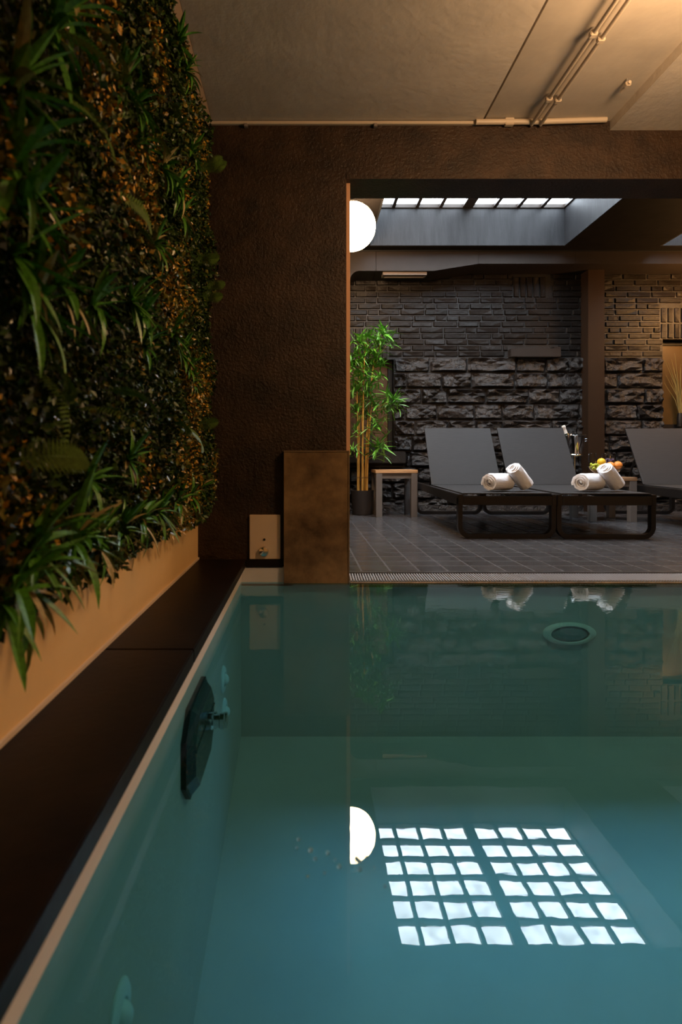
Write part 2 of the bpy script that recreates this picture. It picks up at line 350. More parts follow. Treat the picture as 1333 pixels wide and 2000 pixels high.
for (yy, zz) in ((0.0, 0.035), (0.06, 0.01)):
    b = B(); b.lathe([(0.024, 0), (0.024, 0.02), (0.018, 0.024), (0.018, 0.040), (0.022, 0.042), (0.022, 0.052), (0.012, 0.054)], n=20)
    o = obj('nozzle', b, M['chrome'], ju, smooth=True); o.rotation_euler = (0, PI/2, 0); o.location = (0.033, yy, zz); o['label'] = 'chrome nozzle'
def wall_point(px, py):   # where the sight line meets the left pool side
    k = XP / (px - VX); return (XP, FPX*k, CAM_H - (py-VY)*k)
for i, (px, py, lab) in enumerate(((435, 1327, 'upper white inlet jet beyond the octagonal jet unit'), (437, 1390, 'lower white inlet jet beyond the octagonal jet unit'),
                     (230, 1985, 'white inlet jet on the pool side nearest the camera'))):
    p = wall_point(px, py)
    j = tag(empty('inlet_jet', p), lab, 'pool jet', 'white inlet jets on the pool side')
    b = B(); b.lathe([(0.05, 0), (0.05, 0.004), (0.042, 0.010), (0.026, 0.010), (0.024, 0.004)], n=24); o = obj('flange', b, M['white_plastic'], j, smooth=True); o.rotation_euler = (0, PI/2, 0)
    b = B(); b.sphere((0, 0, 0), 0.022, 16, 10); o = obj('eyeball', b, M['white_plastic'], j, smooth=True); o.location = (0.004, 0, 0)
# pool lamp in the far pool wall
YF = YE+0.025
pl2 = tag(empty('pool_lamp', (X(1112, YF), YF, Z(1237, YF))), 'round unlit pool lamp in the far underwater wall', 'pool lamp')
sy = 0.42
b = B(); b.lathe([(0.133, 0), (0.133, 0.008), (0.118, 0.018), (0.096, 0.018), (0.094, 0.010)], n=40, capt=False)
o = obj('lamp_ring', b, mat('pale_ring', (0.85, 0.80, 0.70), 0.4), pl2, smooth=True); o.rotation_euler = (PI/2, 0, 0); o.scale = (1, sy, 1)
b = B(); b.lathe([(0.094, 0.0), (0.094, 0.006), (0.07, 0.012), (0.02, 0.014)], n=40)
o = obj('lamp_lens', b, mat('dark_lens', (0.34, 0.34, 0.33), 0.3), pl2, smooth=True); o.rotation_euler = (PI/2, 0, 0); o.scale = (1, sy, 1)

# bubbles on the water
spots = [(583,1641),(580,1657),(640,1667),(655,1680),(663,1694),(702,1683),(716,1675),(703,1699),(731,1695),(616,1679),(634,1706),(601,1713),(697,1678),(607,1662),(752,1732)]
spots = [(666+ (p[0]-666)*1.0, p[1]) for p in spots]
bub = mat('bubble_film', (0.95, 0.97, 0.97), 0.05, trans=0.9, ior=1.2, spec=1.0)
bb = B(); bb.sphere((0, 0, 0), 1.0, 12, 8); bme = bb.mesh('bubble', bub, True)
for px, py in spots:
    Y = FPX*(CAM_H-WATER)/(py-VY); r = random.uniform(0.0022, 0.0042)
    o = link('water_bubble', bme, loc=(X(px, Y), Y, WATER+r*0.3), scale=(r, r, r)); tag(o, 'tiny clear bubble floating on the teal water', 'bubble', 'bubbles floating on the pool')

# ------------------------------------------------------------------ pipes and conduits under the ceiling
def pipe(name, pts, r, label, clips=()):
    t = tag(empty(name, pts[0]), label, 'pipe'); o0 = Vector(pts[0])
    b = B(); b.tube([Vector(p)-o0 for p in pts], r, 12); obj('tube', b, M['pipe_paint'], t, smooth=True)
    for c in clips:
        c = Vector(c) - o0; b = B()
        b.box(c.x-r*1.7, c.x+r*1.7, c.y-0.012, c.y+0.012, c.z-r*1.3, c.z+r*1.3); obj('clip', b, M['pipe_paint'], t, bevel=0.003)
        b = B(); b.tube([c, c+Vector((0, 0, CEIL-(c.z+o0.z)))], 0.005, 8); obj('hanger_rod', b, M['chrome'], t)
    return t
zp = CEIL-0.026
for k, (xx, lab) in enumerate(((1.135, 'left one of the two parallel ceiling pipes'), (1.180, 'right one of the two parallel ceiling pipes'))):
    pipe('ceiling_pipe', [(xx, YN, zp), (xx, YW-0.02, zp)], 0.0085, lab, [(xx, 2.22+0.03*k, zp), (xx, 2.62+0.01*k, zp)])
pipe('ceiling_pipe', [(1.44, 2.50, zp), (1.44, 2.57, zp)], 0.007, 'short pipe stub beside the ceiling step', [(1.44, 2.52, zp)])
yc = YW-0.022
pipe('wall_conduit', [(X(930, yc), yc, CEIL-0.014), (X(1060, yc), yc, CEIL-0.012), (X(1185, yc), yc, CEIL-0.002), (X(1187, yc), yc, CEIL+0.02)], 0.0135,
     'thick beige conduit along the wall top at the right', [(X(995, yc), yc, CEIL-0.014)])
t = tag(empty('cable_trunk', (X(405, YW), YW-0.008, CEIL-0.012)), 'thin beige cable trunk along the wall top', 'cable trunk')
b = B(); b.box(0, X(930, YW)-X(405, YW), -0.006, 0.008, -0.006, 0.008); obj('trunk', b, M['pipe_paint'], t)
for px in (481, 733):
    b = B(); xx = X(px, YW)-X(405, YW); b.box(xx-0.009, xx+0.009, -0.014, 0.008, -0.022, -0.006); obj('clip', b, M['fixture'], t, bevel=0.002)

# globe lamp of the pool room (to the right of the frame, lights the pool)
def globe_lamp(name, loc, r, ceil_z, m, label):
    t = tag(empty(name, loc), label, 'lamp', 'opal globe lamps')
    b = B(); b.sphere((0, 0, 0), r, 32, 20); obj('globe', b, m, t, smooth=True)
    b = B(); b.lathe([(r*0.28, r*0.95), (r*0.30, r*1.02), (r*0.22, r*1.10)], n=20); obj('cap', b, M['black'], t, smooth=True)
    b = B(); b.tube([(0, 0, r*1.05), (0, 0, ceil_z-loc[2])], 0.012, 10); obj('stem', b, M['black'], t)
    b = B(); b.lathe([(0.06, ceil_z-loc[2]-0.02), (0.06, ceil_z-loc[2])], n=20); obj('ceiling_rose', b, M['black'], t)
    return t
globe_lamp('globe_lamp', (1.40, 1.62, 2.00), 0.15, CEIL-0.03, M['pool_globe'], 'opal globe lamp over the right of the pool')

# ------------------------------------------------------------------ lounge shell
YF0 = YW+0.21
b = B(); b.box(-0.45, -0.33, YF0, YB+0.2, -0.15, RTOP); struct(obj('wall_side', b, M['beam_paint']), 'left side wall of the lounge')
b = B(); b.box(XR2, XR2+0.12, YW, YB+0.2, -0.15, RTOP); struct(obj('wall_far_side', b, M['beam_paint']), 'right side wall of the lounge')
b = B(); b.box(-0.33, XJ-0.05, YF0, YF0+0.05, 0, RCEIL); b.box(XJ-0.05, XR2, YF0, YF0+0.02, SOFF+0.02, RCEIL+0.4); b.box(XR+0.02, XR2, YW, YF0, -0.15, RCEIL+0.4)
struct(obj('wall_inner', b, M['dark_ceiling']), 'dark lounge side of the dividing wall')
# ceiling with two skylight shafts
SX0, SX1, SY0, SY1 = 0.725, 2.84, 4.10, 6.16
TX0, TX1 = 3.90, 4.47
rc = struct(empty('ceiling', (0, 0, RCEIL)), 'dark grey lounge ceiling with skylight shafts')
H = RTOP-RCEIL+0.1
b = B()
for xa, xb, ya, yb in ((-0.4, XR2, YF0, SY0-0.02), (-0.4, XR2, SY1+0.02, YB+0.2), (-0.4, SX0-0.02, SY0-0.02, SY1+0.02), (SX1+0.02, TX0-0.02, SY0-0.02, SY1+0.02), (TX1+0.02, XR2, SY0-0.02, SY1+0.02)):
    b.box(xa, xb, ya, yb, 0, H)
obj('ceiling_slab', b, M['dark_ceiling'], rc)
for (xa, xb) in ((SX0, SX1), (TX0, TX1)):
    for q in ((xa-0.02, xb+0.02, SY1, SY1+0.02), (xa-0.02, xb+0.02, SY0-0.02, SY0), (xa-0.02, xa, SY0, SY1), (xb, xb+0.02, SY0, SY1)):
        b = B(); b.box(*q, 0.003, H); obj('shaft_board', b, M['well_paint'], rc)
# skylights of glass blocks
PITCH = 0.255; BW = 0.220
bb = B(); s = BW/2
bb.add([(-s,-s,0.03),(s,-s,0.03),(s,s,0.03),(-s,s,0.03),(-s,-s,0.006),(s,-s,0.006),(s,s,0.006),(-s,s,0.006),
        (-s*.84,-s*.84,0),(s*.84,-s*.84,0),(s*.84,s*.84,0),(-s*.84,s*.84,0)],
       [(0,1,2,3),(0,4,5,1),(1,5,6,2),(2,6,7,3),(3,7,4,0),(4,8,9,5),(5,9,10,6),(6,10,11,7),(7,11,8,4),(8,11,10,9)])
block_me = bb.mesh('glass_block', M['block'])
def skylight(name, groups, label, x0, x1):
    t = struct(empty(name, (x0, SY0, RTOP)), label)
    b = B(); rows = 8; py = (SY1-SY0)/rows
    xs = []
    for g0, n in groups:
        xs += [g0 + PITCH*(k+0.5) for k in range(n)]
    for k in range(rows+1):
        yy = k*py; b.box(0, x1-x0, max(0, yy-(py-BW)/2), min(SY1-SY0, yy+(py-BW)/2), -0.034, 0.05)
    edges = [0.0] + sum([[xx-x0-BW/2, xx-x0+BW/2] for xx in xs], []) + [x1-x0]
    for i in range(0, len(edges), 2):
        b.box(edges[i], edges[i+1], 0, SY1-SY0, -0.0345, 0.05)
    obj('concrete_grid', b, M['beam_paint'], t)
    b = B(); b.box(0, x1-x0, 0, SY1-SY0, 0.052, 0.06); obj('cover_slab', b, M['black'], t)
    for xx in xs:
        for k in range(rows): link('glass_block', block_me, t, loc=(xx-x0, (k+0.5)*py, 0.0))
    return t
skylight('window_3', [(SX0, 4), (SX1-4*PITCH, 4)], 'skylight of glowing square glass blocks above the loungers', SX0, SX1)
skylight('window_4', [(TX0+0.03, 2)], 'second glass block skylight at the right edge', TX0, TX1)
globe_lamp('globe_lamp', (X(688, 4.9), 4.9, Z(443, 4.9)), 0.203, RCEIL, M['globe'], 'glowing white globe lamp half hidden by the wall edge')
globe_lamp('globe_lamp', (4.62, 5.85, 2.30), 0.16, RCEIL, M['back_globe'], 'opal globe lamp on the right of the lounge')

# beam along the stone wall with a rounded corner on the left
YBM = 6.3
x0 = X(684, YBM); zb, zn = Z(529, YBM), Z(515, YBM); R = X(703, YBM)-x0
poly = [(-0.33, 0.0), (x0, 0.0)]
for k in range(9):
    a = PI - k*(PI/2)/8; poly.append((x0+R+R*math.cos(a), zb-R+R*math.sin(a)))
poly += [(X(848, YBM), zb), (X(935, YBM), zn), (XR2, zn), (XR2, RCEIL), (-0.33, RCEIL)]
# triangulable pieces: post, corner web, beam
bm_t = struct(empty('trim_6', (0, YBM, 0)), 'brown boxed beam under the dark ceiling')
b = B(); b.box(-0.33, x0, 0, YB-YBM-0.01, 0, RCEIL); obj('post', b, M['beam_paint'], bm_t)
arc = [(x0+R+R*math.cos(PI-k*(PI/2)/10), zb-R+R*math.sin(PI-k*(PI/2)/10)) for k in range(11)]
b = B()
xs = [p[0] for p in arc]
for i in range(10):
    b.prism([arc[i], arc[i+1], (arc[i+1][0], zb+0.001), (arc[i][0], zb+0.001)], 0, YB-YBM-0.01)
obj('corner_web', b, M['beam_paint'], bm_t)
xj = X(735, YBM)
for (xa, xb, za, zc) in ((x0, xj-0.002, zb, zb), (xj+0.002, X(848, YBM), zb, zb), (X(848, YBM), X(935, YBM), zb, zn), (X(935, YBM)+0.002, X(1125, YBM)-0.002, zn, zn), (X(1125, YBM), 5.0, zn, zn), (5.004, XR2, zn, zn)):
    b = B(); b.prism([(xa, za), (xb, zc), (xb, RCEIL), (xa, RCEIL)], 0, YB-YBM-0.01); obj('beam_board', b, M['beam_paint'], bm_t)
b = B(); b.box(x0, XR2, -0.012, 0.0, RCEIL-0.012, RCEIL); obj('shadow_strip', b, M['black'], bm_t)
# fixture in the beam underside
fx0, fx1, fy = X(747, 6.4), X(832, 6.4), 6.40
t = tag(empty('soffit_fixture', ((fx0+fx1)/2, fy, zb-0.03)), 'slim pale fixture under the beam above the bamboo', 'ceiling light'); hw = (fx1-fx0)/2
b = B()
b.box(-hw, hw, -0.06, -0.042, 0.0, 0.03); b.box(-hw, hw, 0.042, 0.06, 0.0, 0.03); b.box(-hw, -hw+0.02, -0.042, 0.042, 0.0, 0.03); b.box(hw-0.02, hw, -0.042, 0.042, 0.0, 0.03)
obj('frame', b, M['fixture'], t)
b = B(); b.box(-hw+0.02, hw-0.02, -0.042, 0.042, 0.012, 0.03); obj('cover', b, M['fixture_in'], t)

# ------------------------------------------------------------------ stone and brick wall
YS = YB
W1 = (0.30, X(770, YS), Z(882, YS), Z(702, YS)); W2 = (X(1296, YS), 5.15, Z(836, YS), Z(662, YS))
wall_back = struct(empty('wall_back', (0, YS, 0)), 'dark painted wall of brick above rough stone')
def bx(xa, xb, za, zb_): 
    return (xa, xb, 0.009, 0.30, za, zb_)
b = B()
b.box(*bx(-0.33, W1[0], -0.1, RCEIL)); b.box(*bx(W1[0], W1[1], -0.1, W1[2])); b.box(*bx(W1[0], W1[1], W1[3], RCEIL))
b.box(*bx(W1[1], W2[0], -0.1, RCEIL)); b.box(*bx(W2[0], W2[1], -0.1, W2[2])); b.box(*bx(W2[0], W2[1], W2[3], RCEIL)); b.box(*bx(W2[1], XR2, -0.1, RCEIL))
obj('mortar_bed', b, M['mortar'], wall_back)
# stone pieces: rough faced
def rock_mesh(name, seed, us, ws, amp, m, flat=0.55):
    nx, nz = len(us)-1, len(ws)-1
    rng = random.Random(seed); ph = [(rng.uniform(-9, 9), rng.uniform(-9, 9), rng.uniform(-PI, PI)) for _ in range(5)]
    vs = []; fs = []
    for j in range(nz+1):
        for i in range(nx+1):
            u, v = us[i], ws[j]
            e = 1.0 if 0 < i < nx and 0 < j < nz else 0.0
            d = sum(math.sin(a*u+c*v+p) for a, c, p in ph)/5*0.6 + rng.uniform(-0.5, 0.5)
            jx = rng.uniform(-0.015, 0.015); jz = rng.uniform(-0.025, 0.025)
            vs.append((max(-0.5, min(0.5, u+jx)), -e*(flat+amp*d) if e else -0.12, max(-0.5, min(0.5, v+jz))))
    n1 = nx+1
    for j in range(nz):
        for i in range(nx):
            a = j*n1+i
            fs += [(a, a+1, a+n1+1), (a, a+n1+1, a+n1)] if (i+j) % 2 else [(a, a+1, a+n1), (a+1, a+n1+1, a+n1)]
    ring = [i for i in range(n1)] + [j*n1+nx for j in range(1, nz+1)] + [nz*n1+i for i in range(nx-1, -1, -1)] + [j*n1 for j in range(nz-1, 0, -1)]
    o = len(vs)
    for r in ring: vs.append((vs[r][0], 0.5, vs[r][2]))
    k = len(ring)
    fs += [(ring[i], o+i, o+(i+1) % k, ring[(i+1) % k]) for i in range(k)]
    b = B(); b.add(vs, fs); return b.mesh(name, m)
stones = [rock_mesh('stone', s, [-.5, -.45, -.32, -.18, -.02, .14, .3, .45, .5], [-.5, -.40, -.2, .02, .22, .40, .5], 0.62, M['stone'], 0.6) for s in range(10)]
bricks = [rock_mesh('brick', 50+s, [-.5, -.46, 0.02, .46, .5], [-.5, -.36, .36, .5], 0.22, M['brick']) for s in range(8)]
rng = random.Random(3)
def blocked(xa, xb, za, zb_, pads):
    for (pa, pb, pc, pd) in pads:
        if xb > pa+0.004 and xa < pb-0.004 and zb_ > pc+0.004 and za < pd-0.004: return True
    return False
LEDGE = (X(993, YS), X(1090, YS), Z(700, YS), Z(680, YS))
SILL1 = (0.30, X(790, YS), Z(905, YS), Z(882, YS))
PX0, PX1 = X(1149, 6.5), X(1182, 6.5)
pads = [W1, W2, SILL1]
ZS = Z(697, YS); CH = 0.1845
visL, visR = 0.50, 4.70
z = ZS; row = 0
while z > 0.02:
    za = max(0.0, z-CH); x = visL - rng.uniform(0, 0.25)
    while x < visR:
        L = rng.choice([0.28, 0.34, 0.40, 0.46, 0.54]) * rng.uniform(0.92, 1.08); xb = min(x+L, visR+0.2)
        segs = [(x, xb)]
        for p in pads:
            ns = []
            for (s0, s1) in segs:
                if z > p[2]+0.02 and za < p[3]-0.02 and s1 > p[0] and s0 < p[1]:
                    if s0 < p[0]-0.05: ns.append((s0, p[0]))
                    if s1 > p[1]+0.05: ns.append((p[1], s1))
                else: ns.append((s0, s1))
            segs = ns
        for (s0, s1) in segs:
            g = 0.008
            o = link('stone', rng.choice(stones), wall_back, loc=((s0+s1)/2, 0.012, (z+za)/2), scale=((s1-s0-g)*(1 if rng.random() < .5 else -1), 0.062*rng.uniform(0.8, 1.35), z-za-0.010))
        x = xb
    z -= CH; row += 1
SOLD = [(X(1003, YS), X(1080, YS), Z(582, YS), 2.75), (W2[0]-0.03, W2[1], W2[3], Z(600, YS)), (0.45, X(760, YS), W1[3], Z(640, YS))]
bpads = pads + SOLD + [LEDGE]
BH = 0.0695; z = ZS; row = 0
while z < 2.74:
    zt = z+BH; x = visL - (0.0 if row % 2 else 0.12) - rng.uniform(0, 0.05)
    while x < visR:
        L = rng.choice([0.26, 0.26, 0.28, 0.13])*rng.uniform(0.95, 1.05); xb = x+L
        segs = [(x, xb)]
        for p in bpads:
            ns = []
            for (s0, s1) in segs:
                if zt > p[2]+0.02 and z < p[3]-0.02 and s1 > p[0] and s0 < p[1]:
                    if s0 < p[0]-0.04: ns.append((s0, p[0]))
                    if s1 > p[1]+0.04: ns.append((p[1], s1))
                else: ns.append((s0, s1))
            segs = ns
        for (s0, s1) in segs:
            link('brick', rng.choice(bricks), wall_back, loc=((s0+s1)/2, 0.014, (z+zt)/2), scale=((s1-s0-0.008), 0.034*rng.uniform(0.8, 1.25), BH-0.009))
        x = xb
    z = zt; row += 1
for (xa, xb, za, zb_) in SOLD:
    n = int((min(xb, visR+0.1)-xa)/0.078); hh = min(zb_, 2.75)-za; m = 2 if hh > 0.3 else 1
    for i in range(n):
        for k in range(m):
            link('brick', rng.choice(bricks), wall_back, loc=(xa+0.078*(i+0.5), 0.014, za+hh/m*(k+0.5)), rot=(0, PI/2, 0), scale=(hh/m-0.012, 0.034*rng.uniform(0.8, 1.2), 0.066))
# skirting, sill, ledge
b = B(); b.box(0.5, XR2, -0.06, 0.03, 0, 0.07); obj('plinth_course', b, M['stone'], wall_back)
b = B(); b.box(SILL1[0], SILL1[1], -0.10, 0.1, SILL1[2], SILL1[3]); obj('window_sill', b, M['mortar'], wall_back, bevel=0.008)
led = obj('stone_ledge', (lambda b: (b.box(LEDGE[0], LEDGE[1], -0.09, 0.05, LEDGE[2], LEDGE[3]-0.02), b.box(LEDGE[1]-0.09, LEDGE[1], -0.09, 0.05, LEDGE[3]-0.02, LEDGE[3]), b)[2])(B()), M['beam_paint'], wall_back, bevel=0.006)
# windows
def window(name, Wd, pane_m, label, mull):
    xa, xb, za, zb_ = Wd; t = struct(empty(name, (xa, YS+0.12, za)), label); ww, hh = xb-xa, zb_-za
    b = B(); f = 0.05
    b.box(0, ww, 0, 0.06, 0, f); b.box(0, ww, 0, 0.06, hh-f, hh); b.box(0, f, 0, 0.06, f, hh-f); b.box(ww-f, ww, 0, 0.06, f, hh-f)
    obj('window_frame', b, M['window_frame'], t)
    xs = [f] + mull + [ww-f]
    for i in range(len(xs)-1):
        b = B(); b.box(xs[i]+0.006, xs[i+1]-0.006, 0.02, 0.04, f, hh-f); obj('window_pane', b, pane_m[i % len(pane_m)], t)
        if i: b = B(); b.box(xs[i]-0.02, xs[i]+0.02, 0.0, 0.05, f, hh-f); obj('glazing_bar', b, M['window_frame'], t)
    b = B(); b.box(-0.02, ww+0.02, 0.065, 0.075, -0.02, hh+0.02); obj('backing_board', b, M['black'], t)
    return t
w1w = W1[1]-W1[0]
window('window_1', W1, [M['shutter']], 'narrow dark window with brown panes behind the bamboo', [w1w-0.26])
window('window_2', W2, [M['amber']], 'amber window at the right edge of the stone wall', [0.36])
# dried grass in the right window
t = tag(empty('dried_grass', (W2[0]+0.25, YS+0.07, W2[2]+0.02)), 'dried grass bunch standing in the amber window', 'dried grass')
b = B(); b.lathe([(0.035, 0), (0.04, 0.10), (0.03, 0.16)], n=14); obj('vase', b, M['black'], t, smooth=True)
for k in range(16):
    a = random.uniform(-0.22, 0.16); h = random.uniform(0.5, 0.88); b = B()
    b.tube([(0.01*math.sin(k), 0.008*math.cos(k*2), 0.1), (a*0.3, 0.01*math.sin(k), h*0.6), (a, 0.0, h)], [0.004, 0.004, 0.001], 5); obj('grass_stem', b, M['dry'], t)
# pillar
pil = struct(obj('pillar', (lambda b: (b.box(PX0, PX1, 6.50, YB+0.02, 0, Z(533, 6.4)+0.1), b)[1])(B()), M['pillar_paint'], bevel=0.004), 'square brown pillar against the stone wall')

# ------------------------------------------------------------------ deck floor of tiles
YG = 3.03
fl = struct(empty('floor', (0, 0, 0)), 'anthracite tiled lounge deck')
b = B(); b.box(-0.45, XR2, YG, YB+0.2, -0.15, -0.0005); b.box(XJ, XR2, YE+0.03, YG, -0.15, -0.03); obj('screed', b, M['grout'], fl)
TP = 0.155; g = 0.007
tb = B(); tb.box(-TP/2+g/2, TP/2-g/2, -TP/2+0.006, TP/2-0.006, -0.008, 0.0); tile_me = tb.mesh('floor_tile', M['tile'], bevel=0.0022)
cells = []
nx0 = int(-0.45/TP)-1
for i in range(nx0, int(XR2/TP)):
    for j in range(int((YB-YG)/TP)+1):
        cx, cy = 0.47+TP*(i-3+0.5), YG+0.012+TP*(j+0.5)
        if cx < -0.30 or cx > XR2-0.1 or cy > YB-0.01: continue
        cells.append((cy, cx))
vis = sorted([c for c in cells if 0.17 < c[1] < 0.70*c[0]+0.05])[:298]
vs = set(vis); rest = B()
for cy, cx in cells:
    dz = rng.uniform(0.0, 0.0006); rx, ry = rng.uniform(-0.003, 0.003), rng.uniform(-0.003, 0.003)
    if (cy, cx) in vs: link('floor_tile', tile_me, fl, loc=(cx, cy, dz), rot=(rx, ry, 0))
    else: rest.box(cx-TP/2+g/2, cx+TP/2-g/2, cy-TP/2+0.006, cy+TP/2-0.006, -0.008+dz, dz)
o = obj('far_tiles', rest, M['tile'], fl); o['kind'] = 'stuff'
# overflow grate
gx0, gx1 = X(683, YE)+0.004, XR
gr = tag(empty('overflow_grate', (gx0, YE, -0.03)), 'pale grey overflow grate along the pool edge', 'grate')
b = B(); n = int((gx1-gx0)/0.0135)
for k in range(n):
    x = 0.0135*(k+0.5); sl = 0.006
    ya, ybb = 0.012, YG-YE-0.045
    b.add([(x-0.004, ya, 0.012), (x+0.004, ya, 0.012), (x+0.004+sl, ybb, 0.012), (x-0.004+sl, ybb, 0.012), (x-0.003, ya, 0.030), (x+0.003, ya, 0.030), (x+0.003+sl, ybb, 0.030), (x-0.003+sl, ybb, 0.030)],
          [(0,3,2,1),(4,5,6,7),(0,1,5,4),(1,2,6,5),(2,3,7,6),(3,0,4,7)])
o = obj('grate_slats', b, M['grate'], gr, fix=False); o['kind'] = 'stuff'
for yy in (0.03, 0.085, 0.14):
    b = B(); b.box(0, gx1-gx0, yy, yy+0.010, 0.008, 0.022); obj('cross_rod', b, M['grate'], gr)
b = B(); b.box(0, gx1-gx0, -0.005, 0.009, 0.0, 0.022); obj('edge_rail', b, M['clad'], gr)
b = B(); b.box(0, gx1-gx0, YG-YE-0.025, YG-YE+0.008, 0.0, 0.0305); obj('edge_rail', b, M['tile'], gr)
b = B(); b.box(0, gx1-gx0, 0.009, YG-YE-0.025, 0.0, 0.006); obj('channel', b, M['black'], gr)

# ------------------------------------------------------------------ loungers
LW = 0.735; LL = 2.02; HY = 1.20
def sweep_xz(pts, t, w, y):   # rectangular profile: thickness t in the plane, width w along y
    b = B(); n = len(pts); vs = []; fs = []
    for i, (x, z) in enumerate(pts):
        a = Vector(pts[max(i-1, 0)]); c = Vector(pts[min(i+1, n-1)]); d = (c-a).normalized(); nn = Vector((-d.y, d.x))
        for s, q in ((-1, -1), (1, -1), (1, 1), (-1, 1)): vs.append((x+nn.x*t/2*s, y+w/2*q, z+nn.y*t/2*s))
    for i in range(n-1):
        for k in range(4): k2 = (k+1) % 4; fs.append((i*4+k, i*4+k2, (i+1)*4+k2, (i+1)*4+k))
    fs += [(3, 2, 1, 0), tuple((n-1)*4+k for k in range(4))]
    b.add(vs, fs); return b
def rail_z(y): return 0.335 + 0.022*y/LL
def make_lounger(label):
    t = tag(empty('sun_lounger'), label, 'sun lounger', 'sling sun loungers in a row')
    for s in (0, 1):
        xa = 0.0 if s == 0 else LW-0.035
        vs = []
        for y in (0.0, LL):
            zt = rail_z(y)
            vs += [(xa, y, zt-0.085 if y == 0 else zt-0.06), (xa+0.035, y, zt-0.085 if y == 0 else zt-0.06), (xa+0.035, y, zt), (xa, y, zt)]
        b = B(); b.add(vs, [(0,1,2,3),(7,6,5,4),(0,4,5,1),(1,5,6,2),(2,6,7,3),(3,7,4,0)]); obj('side_rail', b, M['frame'], t, bevel=0.004)
    for y, nm in ((0.0, 'front_beam'), (LL-0.035, 'rear_beam')):
        zt = rail_z(y); b = B(); b.box(0.035, LW-0.035, y, y+0.035, zt-0.080, zt-0.012); obj(nm, b, M['frame'], t, bevel=0.004)
    for y in (0.035, LL-0.06):
        zt = rail_z(y)-0.03; r = 0.075; t2 = 0.034; e = 0.017; zf = t2/2+0.001
        pts = [(e, zt), (e, zf+r)] + [(e+r-r*math.cos(k*PI/16), zf+r-r*math.sin(k*PI/16)) for k in range(1, 8)] + [(e+r, zf), (LW-e-r, zf)]
        pts += [(LW-e-r+r*math.sin(k*PI/16), zf+r-r*math.cos(k*PI/16)) for k in range(1, 8)] + [(LW-e, zf+r), (LW-e, zt)]
        obj('sled_leg', sweep_xz(pts, t2, 0.05, y), M['frame'], t, smooth=True)
    # seat sling
    xa, xb = 0.034, LW-0.034; nx, ny = 6, 8
    def sheet(f, th):
        vs = []; fs = []
        for s in (0, 1):
            for j in range(ny+1):
                for i in range(nx+1): vs.append(f(xa+(xb-xa)*i/nx, j/ny, i/nx, -th*s))
        n = (nx+1)*(ny+1)
        for j in range(ny):
            for i in range(nx):
                a = j*(nx+1)+i; fs += [(a, a+1, a+nx+2, a+nx+1), (n+a, n+a+nx+1, n+a+nx+2, n+a+1)]
        for j in range(ny):
            a = j*(nx+1); c = a+nx; fs += [(a, a+nx+1, n+a+nx+1, n+a), (c, n+c, n+c+nx+1, c+nx+1)]
        for i in range(nx):
            a = i; c = ny*(nx+1)+i; fs += [(a, n+a, n+a+1, a+1), (c, c+1, n+c+1, n+c)]
        b = B(); b.add(vs, fs); return b
    obj('seat_sling', sheet(lambda x, v, u, d: (x, 0.012+(HY-0.03)*v, rail_z(HY*v)+0.010-0.006*math.sin(PI*u)*math.sin(PI*v)+d), 0.008), M['sling'], t, smooth=True)
    ang = math.radians(57.5); BL = 0.668
    zb0 = rail_z(HY)+0.012
    back = obj('backrest_sling', sheet(lambda x, v, u, d: (x, HY+BL*v*math.cos(ang)-d*math.sin(ang)+0.01*math.sin(PI*u)*math.sin(PI*v), zb0+BL*v*math.sin(ang)+d*math.cos(ang)), 0.008), M['sling'], t, smooth=True)
    b = B()
    for x in (xa+0.012, xb-0.012):
        b.tube([(x, HY+0.012, zb0), (x, HY+BL*math.cos(ang)+0.012, zb0+(BL-0.012)*math.sin(ang))], 0.011, 8)
    b.tube([(xa+0.012, HY+BL*math.cos(ang)+0.012, zb0+(BL-0.016)*math.sin(ang)), (xb-0.012, HY+BL*math.cos(ang)+0.012, zb0+(BL-0.016)*math.sin(ang))], 0.011, 8)
    obj('backrest_frame', b, M['frame'], t, smooth=True)
    for x in (0.12, LW-0.12):
        b = B(); b.tube([(x, HY+0.45*math.cos(ang)+0.02, zb0+0.42*math.sin(ang)), (x, HY+0.52, rail_z(HY)-0.02)], 0.009, 8); obj('support_strut', b, M['frame'], t, smooth=True)
    b = B(); b.tube([(0.03, HY+0.52, rail_z(HY)-0.02), (LW-0.03, HY+0.52, rail_z(HY)-0.02)], 0.010, 8); obj('cross_bar', b, M['frame'], t, smooth=True)
    return t
def dup(root):
    r = root.copy(); COL.objects.link(r)
    for ch in list(root.children):
        c = ch.copy(); COL.objects.link(c); c.parent = r
        for gg in ch.children:
            d = gg.copy(); COL.objects.link(d); d.parent = c
    return r
lg = make_lounger('charcoal sling lounger nearest the small teak-topped stool')
lg.location = (X(896, 4.30), 4.30, 0.0); lg.rotation_euler = (0, 0, math.radians(-1.6))
l2 = dup(lg); l2['label'] = 'charcoal sling lounger between its twin and the fruit table'
l2.location = (1.917, 4.275, 0.0)
l3 = dup(lg); l3['label'] = 'charcoal sling lounger cut off by the right edge'
l3.rotation_euler = (0, 0, math.radians(-4.5)); l3.location = (3.20, 4.36, 0.0)

